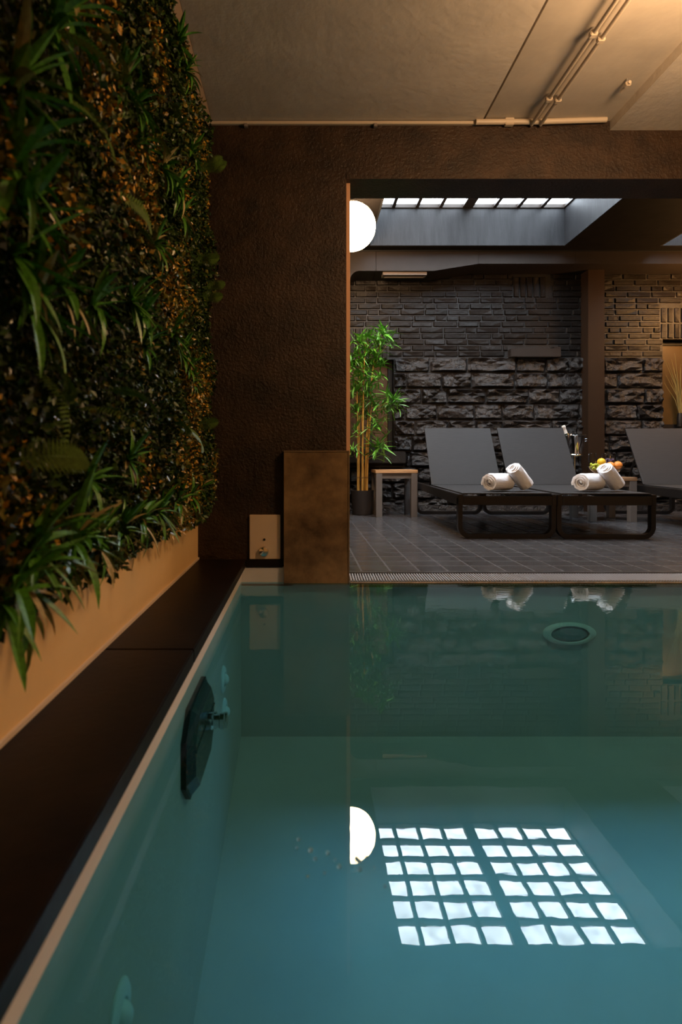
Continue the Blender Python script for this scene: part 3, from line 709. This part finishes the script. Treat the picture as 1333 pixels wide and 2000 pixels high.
# ------------------------------------------------------------------ rolled towels
def towel_mesh(seed, length=0.22, R=0.072):
    rg = random.Random(seed); turns = 3.6; n = int(turns*26); vs = []; fs = []
    th = 0.0155; r0 = 0.012
    ny = 8
    for i in range(n+1):
        a = 2*PI*turns*i/n; r = r0+(R-r0)*i/n
        for (k, rr) in ((0, r-th*0.48), (1, r+th*0.42)):
            for j in range(ny+1):
                y = length*(j/ny-0.5); e = abs(j/ny-0.5)*2
                sh = 0.010*math.sin(3*a/ (turns) + seed)*(1 if j in (0, ny) else 0)*(1 if j else -1)
                q = rr*(1-0.05*(e > 0.9)) + 0.0022*math.sin(9*a+j*0.7+seed)*(1 if i > n-40 else 0.2)
                vs.append((q*math.cos(a)*1.04, y+sh, q*math.sin(a)*0.97))
    m = 2*(ny+1)
    for i in range(n):
        A = i*m; C = (i+1)*m
        for j in range(ny):
            fs += [(A+j, C+j, C+j+1, A+j+1), (A+ny+1+j, A+ny+2+j, C+ny+2+j, C+ny+1+j)]
        fs += [(A, A+ny+1, C+ny+1, C), (A+ny, C+ny, C+2*ny+1, A+2*ny+1)]
    for A in (0, n*m):
        for j in range(ny): fs.append((A+j, A+j+1, A+ny+2+j, A+ny+1+j))
    b = B(); b.add(vs, fs); return b.mesh('towel', M['towel'], True)
tw1, tw2 = towel_mesh(1), towel_mesh(2, 0.20, 0.058)
def towels(xc, yc, zs, la, lb):
    o = link('rolled_towel', tw1, loc=(xc, yc, zs+0.0705), rot=(0.0, 0.3, math.radians(-62))); tag(o, la, 'towel', 'rolled white towels')
    o = link('rolled_towel', tw2, loc=(xc+0.160, yc-0.030, zs+0.112), rot=(math.radians(-48), math.radians(0), math.radians(-72))); tag(o, lb, 'towel', 'rolled white towels')
zs = rail_z(0.25)+0.009
towels(X(975, 4.55), 4.55, zs, 'white towel roll lying flat on the lounger near the stool', 'white towel roll leaning on another on the lounger near the stool')
towels(X(1152, 4.52), 4.52, zs, 'white towel roll lying flat on the lounger before the fruit', 'white towel roll leaning on another in front of the fruit bowl')

# ------------------------------------------------------------------ tables
def table(name, loc, W, D, Hh, top_m, label, rz=0.0, leg=0.065, plank=4):
    t = tag(empty(name, loc, (0, 0, rz)), label, 'side table')
    for i in range(plank):
        pw = D/plank; b = B(); b.box(-W/2-0.004, W/2+0.004, -D/2+pw*i+0.001, -D/2+pw*(i+1)-0.001, Hh-0.034, Hh+random.uniform(-0.001, 0.001)); obj('top_plank', b, top_m, t, bevel=0.003)
    for sx in (-1, 1):
        for sy in (-1, 1):
            b = B(); xx = sx*(W/2-leg/2); yy = sy*(D/2-leg/2); b.box(xx-leg/2, xx+leg/2, yy-leg/2, yy+leg/2, 0, Hh-0.035); obj('leg', b, M['leg_paint'], t, bevel=0.003)
    for sy in (-1, 1):
        b = B(); yy = sy*(D/2-leg/2); b.box(-W/2+leg, W/2-leg, yy-0.015, yy+0.015, Hh-0.09, Hh-0.036); obj('apron', b, M['leg_paint'], t)
    for sx in (-1, 1):
        b = B(); xx = sx*(W/2-leg/2); b.box(xx-0.015, xx+0.015, -D/2+leg, D/2-leg, Hh-0.09, Hh-0.036); obj('apron', b, M['leg_paint'], t)
    return t
sx0, sx1 = X(735, 5.94), X(816, 5.94)
table('side_stool', ((sx0+sx1)/2, 5.94+0.21, 0.0), sx1-sx0, 0.42, 0.493, M['wood'], 'small greige stool with warm teak top beside the bamboo', plank=3)
fx0, fx1 = X(1128, 5.55), X(1247, 5.5)
table('side_table', (3.0, 5.70, 0.0), 0.44, 0.48, 0.430, M['wood_rustic'], 'low greige table with rustic wood top holding the fruit', rz=math.radians(-3), plank=4)
TT = 0.431
# fruit bowl and fruit
bx_, by_ = X(1184, 5.66), 5.66
fb = tag(empty('fruit_bowl', (bx_, by_, TT)), 'clear glass fruit bowl on the low wooden table', 'bowl')
b = B(); prof = [(0.04, 0.001)] + [(0.199*math.sin(a), 0.206-0.199*math.cos(a)) for a in [0.25+0.11*q for q in range(8)]] + [(0.192*math.sin(a), 0.206-0.192*math.cos(a)) for a in [1.02-0.14*q for q in range(8)]]
b.lathe(prof, n=36); obj('bowl_glass', b, M['glass'], fb, smooth=True)
def fruit(name, dx, dy, dz, r, m, label, sz=0.95, stem=False):
    t = tag(empty(name, (bx_+dx, by_+dy, TT+dz-r*sz)), label, 'fruit', 'fruit in the glass bowl')
    b = B(); prof = []
    for i in range(13):
        a = PI*i/12; rr = max(1e-4, r*math.sin(a)); zz = -r*sz*math.cos(a)
        if i in (0, 12): zz *= 0.86
        prof.append((rr, zz+r*sz))
    b.lathe(prof, n=20, capb=False, capt=False); obj('fruit_body', b, m, t, smooth=True)
    b = B(); b.tube([(0, 0, 2*r*sz*0.9), (0.003, 0, 2*r*sz+0.006)], 0.003, 6); obj('stalk', b, M['cane_node'], t)
fruit('orange', -0.008, -0.103, 0.107, 0.042, M['orange'], 'orange at the front middle of the glass bowl')
fruit('orange', 0.103, -0.029, 0.113, 0.043, M['orange'], 'orange at the right rim of the glass bowl')
fruit('nectarine', -0.056, -0.041, 0.078, 0.04, M['peach'], 'reddish nectarine low on the left of the bowl')
fruit('peach', 0.062, 0.046, 0.089, 0.045, M['peach'], 'pink peach at the back right of the bowl')
fruit('lemon', -0.042, 0.003, 0.145, 0.04, M['yellow'], 'bright yellow fruit on top of the heap', sz=1.0)
fruit('mango', 0.004, 0.106, 0.107, 0.04, M['yellow'], 'yellow fruit at the far rim of the bowl')
fruit('apple', 0.027, -0.034, 0.071, 0.043, M['apple'], 'green apple in the middle of the bowl behind the orange')
fruit('apple', -0.024, 0.036, 0.071, 0.043, M['apple'], 'green apple low at the back of the bowl')
def grapes(loc, m, label, n, seed, dirx):
    rg = random.Random(seed); t = tag(empty('grape_bunch', loc), label, 'fruit', 'fruit in the glass bowl')
    b = B()
    for k in range(n):
        b.sphere((dirx*rg.uniform(-0.034, 0.034), rg.uniform(-0.028, 0.028), rg.uniform(0, 0.05)), 0.0125, 10, 7)
    o = obj('grape_berries', b, m, t, smooth=True, fix=False)
    b = B(); b.tube([(0, 0, 0.03), (0.01, 0, 0.08)], 0.003, 6); obj('stalk', b, M['cane_node'], t)
grapes((bx_-0.098, by_+0.021, TT+0.075), M['grape_g'], 'green grape bunch over the left rim of the bowl', 34, 1, 1)
grapes((bx_+0.034, by_-0.006, TT+0.125), M['grape_p'], 'dark purple grape bunch on top of the fruit', 30, 2, 1)
def wine_glass(x, y, label):
    t = tag(empty('drinking_glass', (x, y, TT)), label, 'glass', 'glasses behind the fruit bowl')
    b = B(); b.lathe([(0.034, 0.0), (0.034, 0.003), (0.005, 0.008), (0.004, 0.09), (0.02, 0.11), (0.040, 0.15), (0.036, 0.235), (0.034, 0.235), (0.037, 0.15), (0.018, 0.115), (0.001, 0.108)], n=24, capt=False)
    obj('glass_body', b, M['glass'], t, smooth=True)
    b = B(); 
    b.tube([(0.035*math.cos(a), 0.035*math.sin(a), 0.2355) for a in [2*PI*k/20 for k in range(21)]], 0.0015, 6); obj('rim', b, M['glass'], t, smooth=True)
wine_glass(X(1158, 5.87), 5.87, 'left clear glass standing behind the fruit')
wine_glass(X(1184, 5.885), 5.885, 'right clear glass standing behind the fruit')

# champagne cooler
kx, ky = X(1123, 6.12), 6.12
st = tag(empty('cooler_stand', (kx, ky, 0)), 'chrome floor stand carrying the champagne bucket', 'stand')
b = B(); b.lathe([(0.115, 0.0), (0.115, 0.008), (0.06, 0.018), (0.014, 0.03)], n=32); obj('base', b, M['chrome'], st, smooth=True)
b = B(); b.tube([(0, 0, 0.02), (0, 0, 0.64)], 0.011, 12); obj('pole', b, M['chrome'], st, smooth=True)
b = B(); b.lathe([(0.09, 0.640), (0.092, 0.644), (0.092, 0.652), (0.02, 0.652)], n=32); obj('tray', b, M['chrome'], st, smooth=True)
ib = tag(empty('ice_bucket', (kx, ky, 0.653)), 'polished steel champagne bucket behind the middle lounger', 'bucket')
b = B(); b.lathe([(0.074, 0.0), (0.078, 0.006), (0.108, 0.205), (0.114, 0.210), (0.112, 0.216), (0.104, 0.212), (0.074, 0.012), (0.001, 0.010)], n=36, capt=False); obj('bucket_body', b, M['chrome'], ib, smooth=True)
for s in (-1, 1):
    b = B(); b.tube([(s*0.108, 0, 0.17), (s*0.128, 0, 0.175), (s*0.130, 0, 0.15), (s*0.104, 0, 0.145)], 0.006, 8); obj('bucket_handle', b, M['chrome'], ib, smooth=True)
bo = tag(empty('champagne_bottle', (kx-0.015, ky, 0.672), (0, math.radians(-20), 0)), 'champagne bottle with white foil neck tilted in the bucket', 'bottle')
b = B(); b.lathe([(0.030, 0), (0.040, 0.004), (0.042, 0.02), (0.042, 0.15), (0.034, 0.19), (0.018, 0.225), (0.016, 0.23)], n=24); obj('bottle_body', b, M['bottle'], bo, smooth=True)
b = B(); b.lathe([(0.0185, 0.215), (0.017, 0.24), (0.016, 0.285), (0.019, 0.29), (0.019, 0.305), (0.016, 0.315)], n=20); obj('foil_neck', b, M['foil'], bo, smooth=True)

# ------------------------------------------------------------------ bamboo in pot
px_, py_ = X(706, 6.33), 6.22
pt = tag(empty('plant_pot', (px_, py_, 0)), 'charcoal round pot holding the bamboo', 'plant pot')
b = B(); b.lathe([(0.098, 0.0), (0.104, 0.006), (0.126, 0.255), (0.128, 0.268), (0.118, 0.268), (0.114, 0.23)], n=36, capt=False); obj('pot_body', b, M['pot'], pt, smooth=True)
b = B(); b.lathe([(0.113, 0.225), (0.06, 0.238), (0.005, 0.24)], n=24); obj('soil', b, M['soil'], pt)
bp = tag(empty('potted_bamboo', (px_, py_, 0.236)), 'leafy green bamboo with yellow canes beside the wall edge', 'plant')
base = Vector((px_, py_, 0.236))
tops = []
for k, (x, y, h, lx) in enumerate(((-0.05, -0.03, 1.15, -0.01), (-0.032, 0.03, 1.45, 0.01), (-0.005, -0.05, 1.62, 0.03), (0.012, 0.02, 1.3, -0.03), (0.05, -0.02, 1.05, 0.06), (0.038, 0.04, 1.5, 0.10))):
    pts = [(x+lx*(q/10)**2, y, h*q/10) for q in range(11)]; b = B(); b.tube(pts, [0.0125-0.0007*q for q in range(11)], 10); c = obj('cane', b, M['cane'], bp, smooth=True)
    for q in (0.17, 0.42, 0.68, 0.93, 1.18):
        if q < h-0.05:
            b = B(); xx = x+lx*(q/h)**2; r = 0.0148-0.006*q/h*0.9; b.lathe([(r*0.9, q-0.008), (r, q-0.002), (r, q+0.002), (r*0.9, q+0.008)], xx, y, 10); obj('cane_node', b, M['cane_node'], c, smooth=True)
    tops.append((x, y, h, lx))
def leaf_mesh(bend, w=0.115):
    b = B(); n = 6; vs = []; fs = []
    for i in range(n+1):
        u = i/n; ww = w*math.sin(PI*min(1, (u*0.92+0.06)))**0.9*(1-u*0.35) if i < n else 0.004
        zz = -bend*u*u
        vs += [(u, -ww*0.5, zz+ww*0.22), (u, 0, zz), (u, ww*0.5, zz+ww*0.22)]
    for i in range(n):
        a = 3*i; fs += [(a, a+3, a+4, a+1), (a+1, a+4, a+5, a+2)]
    b.add(vs, fs); return b.mesh('bamboo_leaf', M['bleaf'], True, fix=False)
lm = [leaf_mesh(0.05, 0.13), leaf_mesh(0.25, 0.12), leaf_mesh(0.45, 0.11)]
cl = [(748,655,1.25),(735,672,1.0),(700,668,.95),(716,660,1.0),(760,668,.9),(692,690,.9),(722,690,1.1),(742,694,.9),(706,706,1.0),(690,722,.9),(712,728,1.0),(735,716,1.0),
      (698,745,1.0),(722,752,1.0),(742,738,.7),(692,765,.9),(712,775,1.1),(728,783,.9),(766,778,1.15),(770,786,.9),(745,800,.9),(695,800,.9),(716,806,1.0),(736,828,1.05),(742,872,1.15),(738,880,.9),(694,842,.7),(690,880,.7),(724,842,.7)]
nleaf = 0; rg = random.Random(21); fol = B()
for (cx_, cy_, s) in cl:
    yy = 6.18 + rg.uniform(-0.12, 0.12); c = Vector((X(cx_, yy), yy, Z(cy_, yy)))
    th = [(abs(c.x-px_-t4[0]), t4) for t4 in tops if t4[2]+0.236 > c.z-0.25] or [(0, tops[2])]
    t4 = min(th)[1]; zc = min(c.z-0.10-0.236, t4[2]-0.02); q = max(zc, 0.1)
    p0 = Vector((px_+t4[0]+t4[3]*(q/t4[2])**2, py_+t4[1], 0.236+q))
    b = B(); b.tube([p0-base, (p0*0.45+c*0.55)-base+Vector((0, 0, -0.02)), c-base], [0.004, 0.003, 0.002], 6); obj('twig', b, M['cane_node'], bp, smooth=True)
    for k in range(10):
        az = rg.uniform(0, 2*PI); el = rg.uniform(-0.35, 1.15); L = 0.175*s*rg.uniform(0.75, 1.2)
        link('leaf', rg.choice(lm), bp, loc=c-base+Vector((rg.uniform(-.01, .01), rg.uniform(-.01, .01), rg.uniform(-.02, .02))), rot=(rg.uniform(-0.6, 0.6), -el, az), scale=(L, L*1.25, L)); nleaf += 1
    for k in range(22):
        az = rg.uniform(0, 2*PI); el = rg.uniform(-0.6, 1.2); L = 0.16*s*rg.uniform(0.6, 1.15)
        mt = Matrix.Translation(c-base+Vector((rg.uniform(-.07, .05), rg.uniform(-.06, .06), rg.uniform(-.09, .05)))) @ Matrix.Rotation(az, 4, 'Z') @ Matrix.Rotation(-el, 4, 'Y') @ Matrix.Rotation(rg.uniform(-.6, .6), 4, 'X') @ Matrix.Diagonal((L, L*1.25, L, 1))
        q_ = rg.choice(lm); fol.add([mt @ v.co for v in q_.vertices], [tuple(p.vertices) for p in q_.polygons])
o = obj('inner_foliage', fol, M['bleaf'], bp, smooth=True, fix=False); o['kind'] = 'stuff'

# ------------------------------------------------------------------ plant wall
GX = XL+0.002
gw = tag(empty('plant_wall', (GX, 1.5, 0.33)), 'dense artificial green plant wall covering the left wall', 'plant wall')
gz0, gz1 = 0.335, CEIL-0.075; gy0, gy1 = 0.20, YW-0.012
O = Vector((GX, 1.5, 0.33))
b = B(); b.box(0, 0.022, gy0-1.5, gy1-1.5, gz0-0.33+0.02, gz1-0.33); obj('backing_panel', b, M['backing'], gw)
def bumps(y, z, seed, n, s0, s1):
    r = np.random.default_rng(seed); f = np.zeros_like(y)
    for _ in range(n):
        cy, cz2, s = r.uniform(gy0, gy1), r.uniform(gz0, gz1), r.uniform(s0, s1)
        f += np.exp(-((y-cy)**2+(z-cz2)**2)/(2*s*s))
    return f
N = 60000
yy = RNG.uniform(gy0, gy1, N); zz = RNG.uniform(gz0, gz1, N)
thick = 0.045 + 0.035*np.clip(bumps(yy, zz, 5, 110, 0.05, 0.11), 0, 1.3)
xx = 0.012 + thick*RNG.uniform(0.35, 1.0, N)
amb = bumps(yy, zz, 9, 75, 0.035, 0.08)
typ = np.where(RNG.random(N) < np.clip(amb*0.85, 0, 0.8), np.where(RNG.random(N) < 0.6, 3, 2), np.where(RNG.random(N) < 0.45, 1, 0))
typ = np.where((typ < 2) & (RNG.random(N) < 0.10), 2, typ)
d = np.stack([RNG.uniform(-0.2, 1.0, N), RNG.normal(0, 0.7, N), RNG.normal(-0.25, 0.7, N)], 1); d /= np.linalg.norm(d, axis=1)[:, None]
rv = RNG.normal(0, 1, (N, 3)); wv = np.cross(d, rv); wv /= np.linalg.norm(wv, axis=1)[:, None]; nv = np.cross(wv, d)
Ls = RNG.uniform(0.013, 0.025, N)[:, None]; Ls = np.where((typ == 3)[:, None], Ls*0.8, Ls); Ws = Ls*RNG.uniform(0.26, 0.42, N)[:, None]
c = np.stack([xx, yy-1.5, zz-0.33], 1)
V = np.stack([c, c+d*Ls*0.45+wv*Ws+nv*Ws*0.4, c+d*Ls, c+d*Ls*0.45-wv*Ws+nv*Ws*0.4], 1).reshape(-1, 3)
V[:, 0] = np.maximum(V[:, 0], 0.003); V[:, 1] = np.minimum(V[:, 1], gy1-1.5)
idx = (np.arange(N)*4)[:, None]; F = np.concatenate([idx+np.array([[0, 1, 2]]), idx+np.array([[0, 2, 3]])], 1).reshape(-1, 3)
me = bpy.data.meshes.new('small_leaves'); me.vertices.add(len(V)); me.vertices.foreach_set('co', V.astype(np.float32).ravel())
me.loops.add(F.size); me.loops.foreach_set('vertex_index', F.astype(np.int32).ravel())
me.polygons.add(len(F)); me.polygons.foreach_set('loop_start', (np.arange(len(F))*3).astype(np.int32))
try: me.polygons.foreach_set('loop_total', np.full(len(F), 3, np.int32))
except Exception: pass
for m in LEAFM: me.materials.append(m)
me.polygons.foreach_set('material_index', np.repeat(typ, 2).astype(np.int32)); me.update(calc_edges=True); me.validate()
o = link('small_leaves', me, gw); o['kind'] = 'stuff'; o['label'] = 'carpet of small green and amber leaves, the amber doubling as warm glints'

def blade_mesh(name, droop, wd, seed, m):
    n = 7; vs = []; fs = []
    for i in range(n+1):
        u = i/n; ww = wd*(0.55+0.9*u-1.45*u*u*u) if i < n else 0.002; ww = max(ww, 0.002)
        x = u*(1-0.25*droop*u); zz2 = 0.12*math.sin(u*1.5)-droop*u*u
        vs += [(x, -ww, zz2+ww*0.45), (x, 0, zz2), (x, ww, zz2+ww*0.45)]
    for i in range(n):
        a = 3*i; fs += [(a, a+3, a+4, a+1), (a+1, a+4, a+5, a+2)]
    b = B(); b.add(vs, fs); return b.mesh(name, m, True, fix=False)
blades = [blade_mesh('blade', dr, wd, i, M['blade']) for i, (dr, wd) in enumerate(((0.12, 0.075), (0.32, 0.085), (0.5, 0.08), (0.0, 0.09)))]
pales = [blade_mesh('blade', dr, wd, i, M['blade_tip']) for i, (dr, wd) in enumerate(((0.2, 0.08), (0.5, 0.075)))]
XT = XL+0.080
def on_wall(px, py): 
    k = XT/(px-VX); return Vector((XT, FPX*k, CAM_H-(py-VY)*k))
tuft_px = [(130,30),(95,70),(235,165),(262,210),(40,420),(20,500),(265,285),(318,330),(345,372),(352,420),(110,560),(60,600),(255,590),(275,620),(280,680),(335,655),(352,690),(368,720),(375,745),
           (30,1130),(60,1075),(140,1060),(185,1055),(235,1035),(275,1020),(310,1000),(345,985),(372,970),(388,955),(5,1180),(362,140),(345,90),(372,300),(20,330),(170,940),(250,900),(20,180),(180,600),(300,480)]
nsep = 0
tr = random.Random(77)
for i, (px, py) in enumerate(sorted(tuft_px)):
    p = on_wall(px, py)
    if p.z < gz0+0.03: p.z = gz0+0.03
    t = empty('leaf_tuft', p-O); t.parent = gw
    nb = 19
    for k in range(nb):
        a = tr.uniform(0, 2*PI); out = tr.uniform(0.15, 0.95); L = tr.uniform(0.065, 0.120)*(0.9 if p.y > 2.0 else (1.3 if p.y < 1.15 else 1.0))
        dr = Vector((out, math.cos(a), math.sin(a)*0.9-0.15)).normalized()
        up = Vector((0.3, 0, 1)); side = up.cross(dr).normalized(); up2 = dr.cross(side)
        mtx = Matrix((dr, side, up2)).transposed().to_4x4()
        me_ = tr.choice(pales) if tr.random() < 0.13 else tr.choice(blades)
        if nsep < 296: o = link('blade', me_, t); nsep += 1
        else: o = link('blade', me_, t)
        o.matrix_basis = mtx @ Matrix.Scale(L, 4)
def fern_mesh(seed):
    rg2 = random.Random(seed); b = B(); n = 20
    def c(u): return Vector((u*(1-0.2*u), 0.06*math.sin(2*u+seed), 0.25*u-0.55*u*u))
    b.tube([c(i/10) for i in range(11)], [0.010-0.0008*i for i in range(11)], 5)
    for i in range(2, n):
        u = i/n; p = c(u); l = 0.20*math.sin(PI*(0.12+0.86*u))**0.8
        for s in (-1, 1):
            q = p+Vector((l*0.35, s*l, -0.15*l)); w2 = 0.015
            b.add([p+Vector((-w2, 0, 0)), p+Vector((w2, 0, 0.004)), (p*0.4+q*0.6)+Vector((w2, 0, 0.004)), q, (p*0.4+q*0.6)+Vector((-w2, 0, 0))], [(0, 1, 2, 4), (4, 2, 3)])
    return b.mesh('fern_frond', M['fern'], False, fix=False)
ferns = [fern_mesh(s) for s in range(4)]
fern_px = [(70,60),(30,150),(180,50),(110,180),(240,420),(222,380),(395,320),(385,330),(400,560),(392,575),(330,820),(360,835),(80,700),(60,720),(380,830),(300,270),(150,800),(330,210),(310,120),(20,900),(90,1000),(200,760),(380,500)]
for i, (px, py) in enumerate(fern_px):
    p = on_wall(px, py); a = tr.uniform(-0.9, 0.9)
    dr = Vector((tr.uniform(0.5, 0.9), tr.uniform(-0.8, 0.8), tr.uniform(-0.7, 0.3))).normalized(); side = Vector((1.0, tr.uniform(-.6, .2), 0.5)).cross(dr).normalized(); up2 = dr.cross(side)
    L = tr.uniform(0.14, 0.20)*(0.8 if p.y > 2.2 else 1)
    if p.y > 2.3: L = tr.uniform(0.12, 0.16)
    if p.y > 2.3: dr = Vector((1.0, -0.08, tr.uniform(-0.45, 0.25))).normalized(); side = Vector((0, 1, 0.2)).cross(dr).normalized(); up2 = dr.cross(side)
    o = link('fern_frond', ferns[i % 4], gw); o.matrix_basis = Matrix.Translation(p-O) @ Matrix((dr, side, up2)).transposed().to_4x4() @ Matrix.Scale(L, 4)
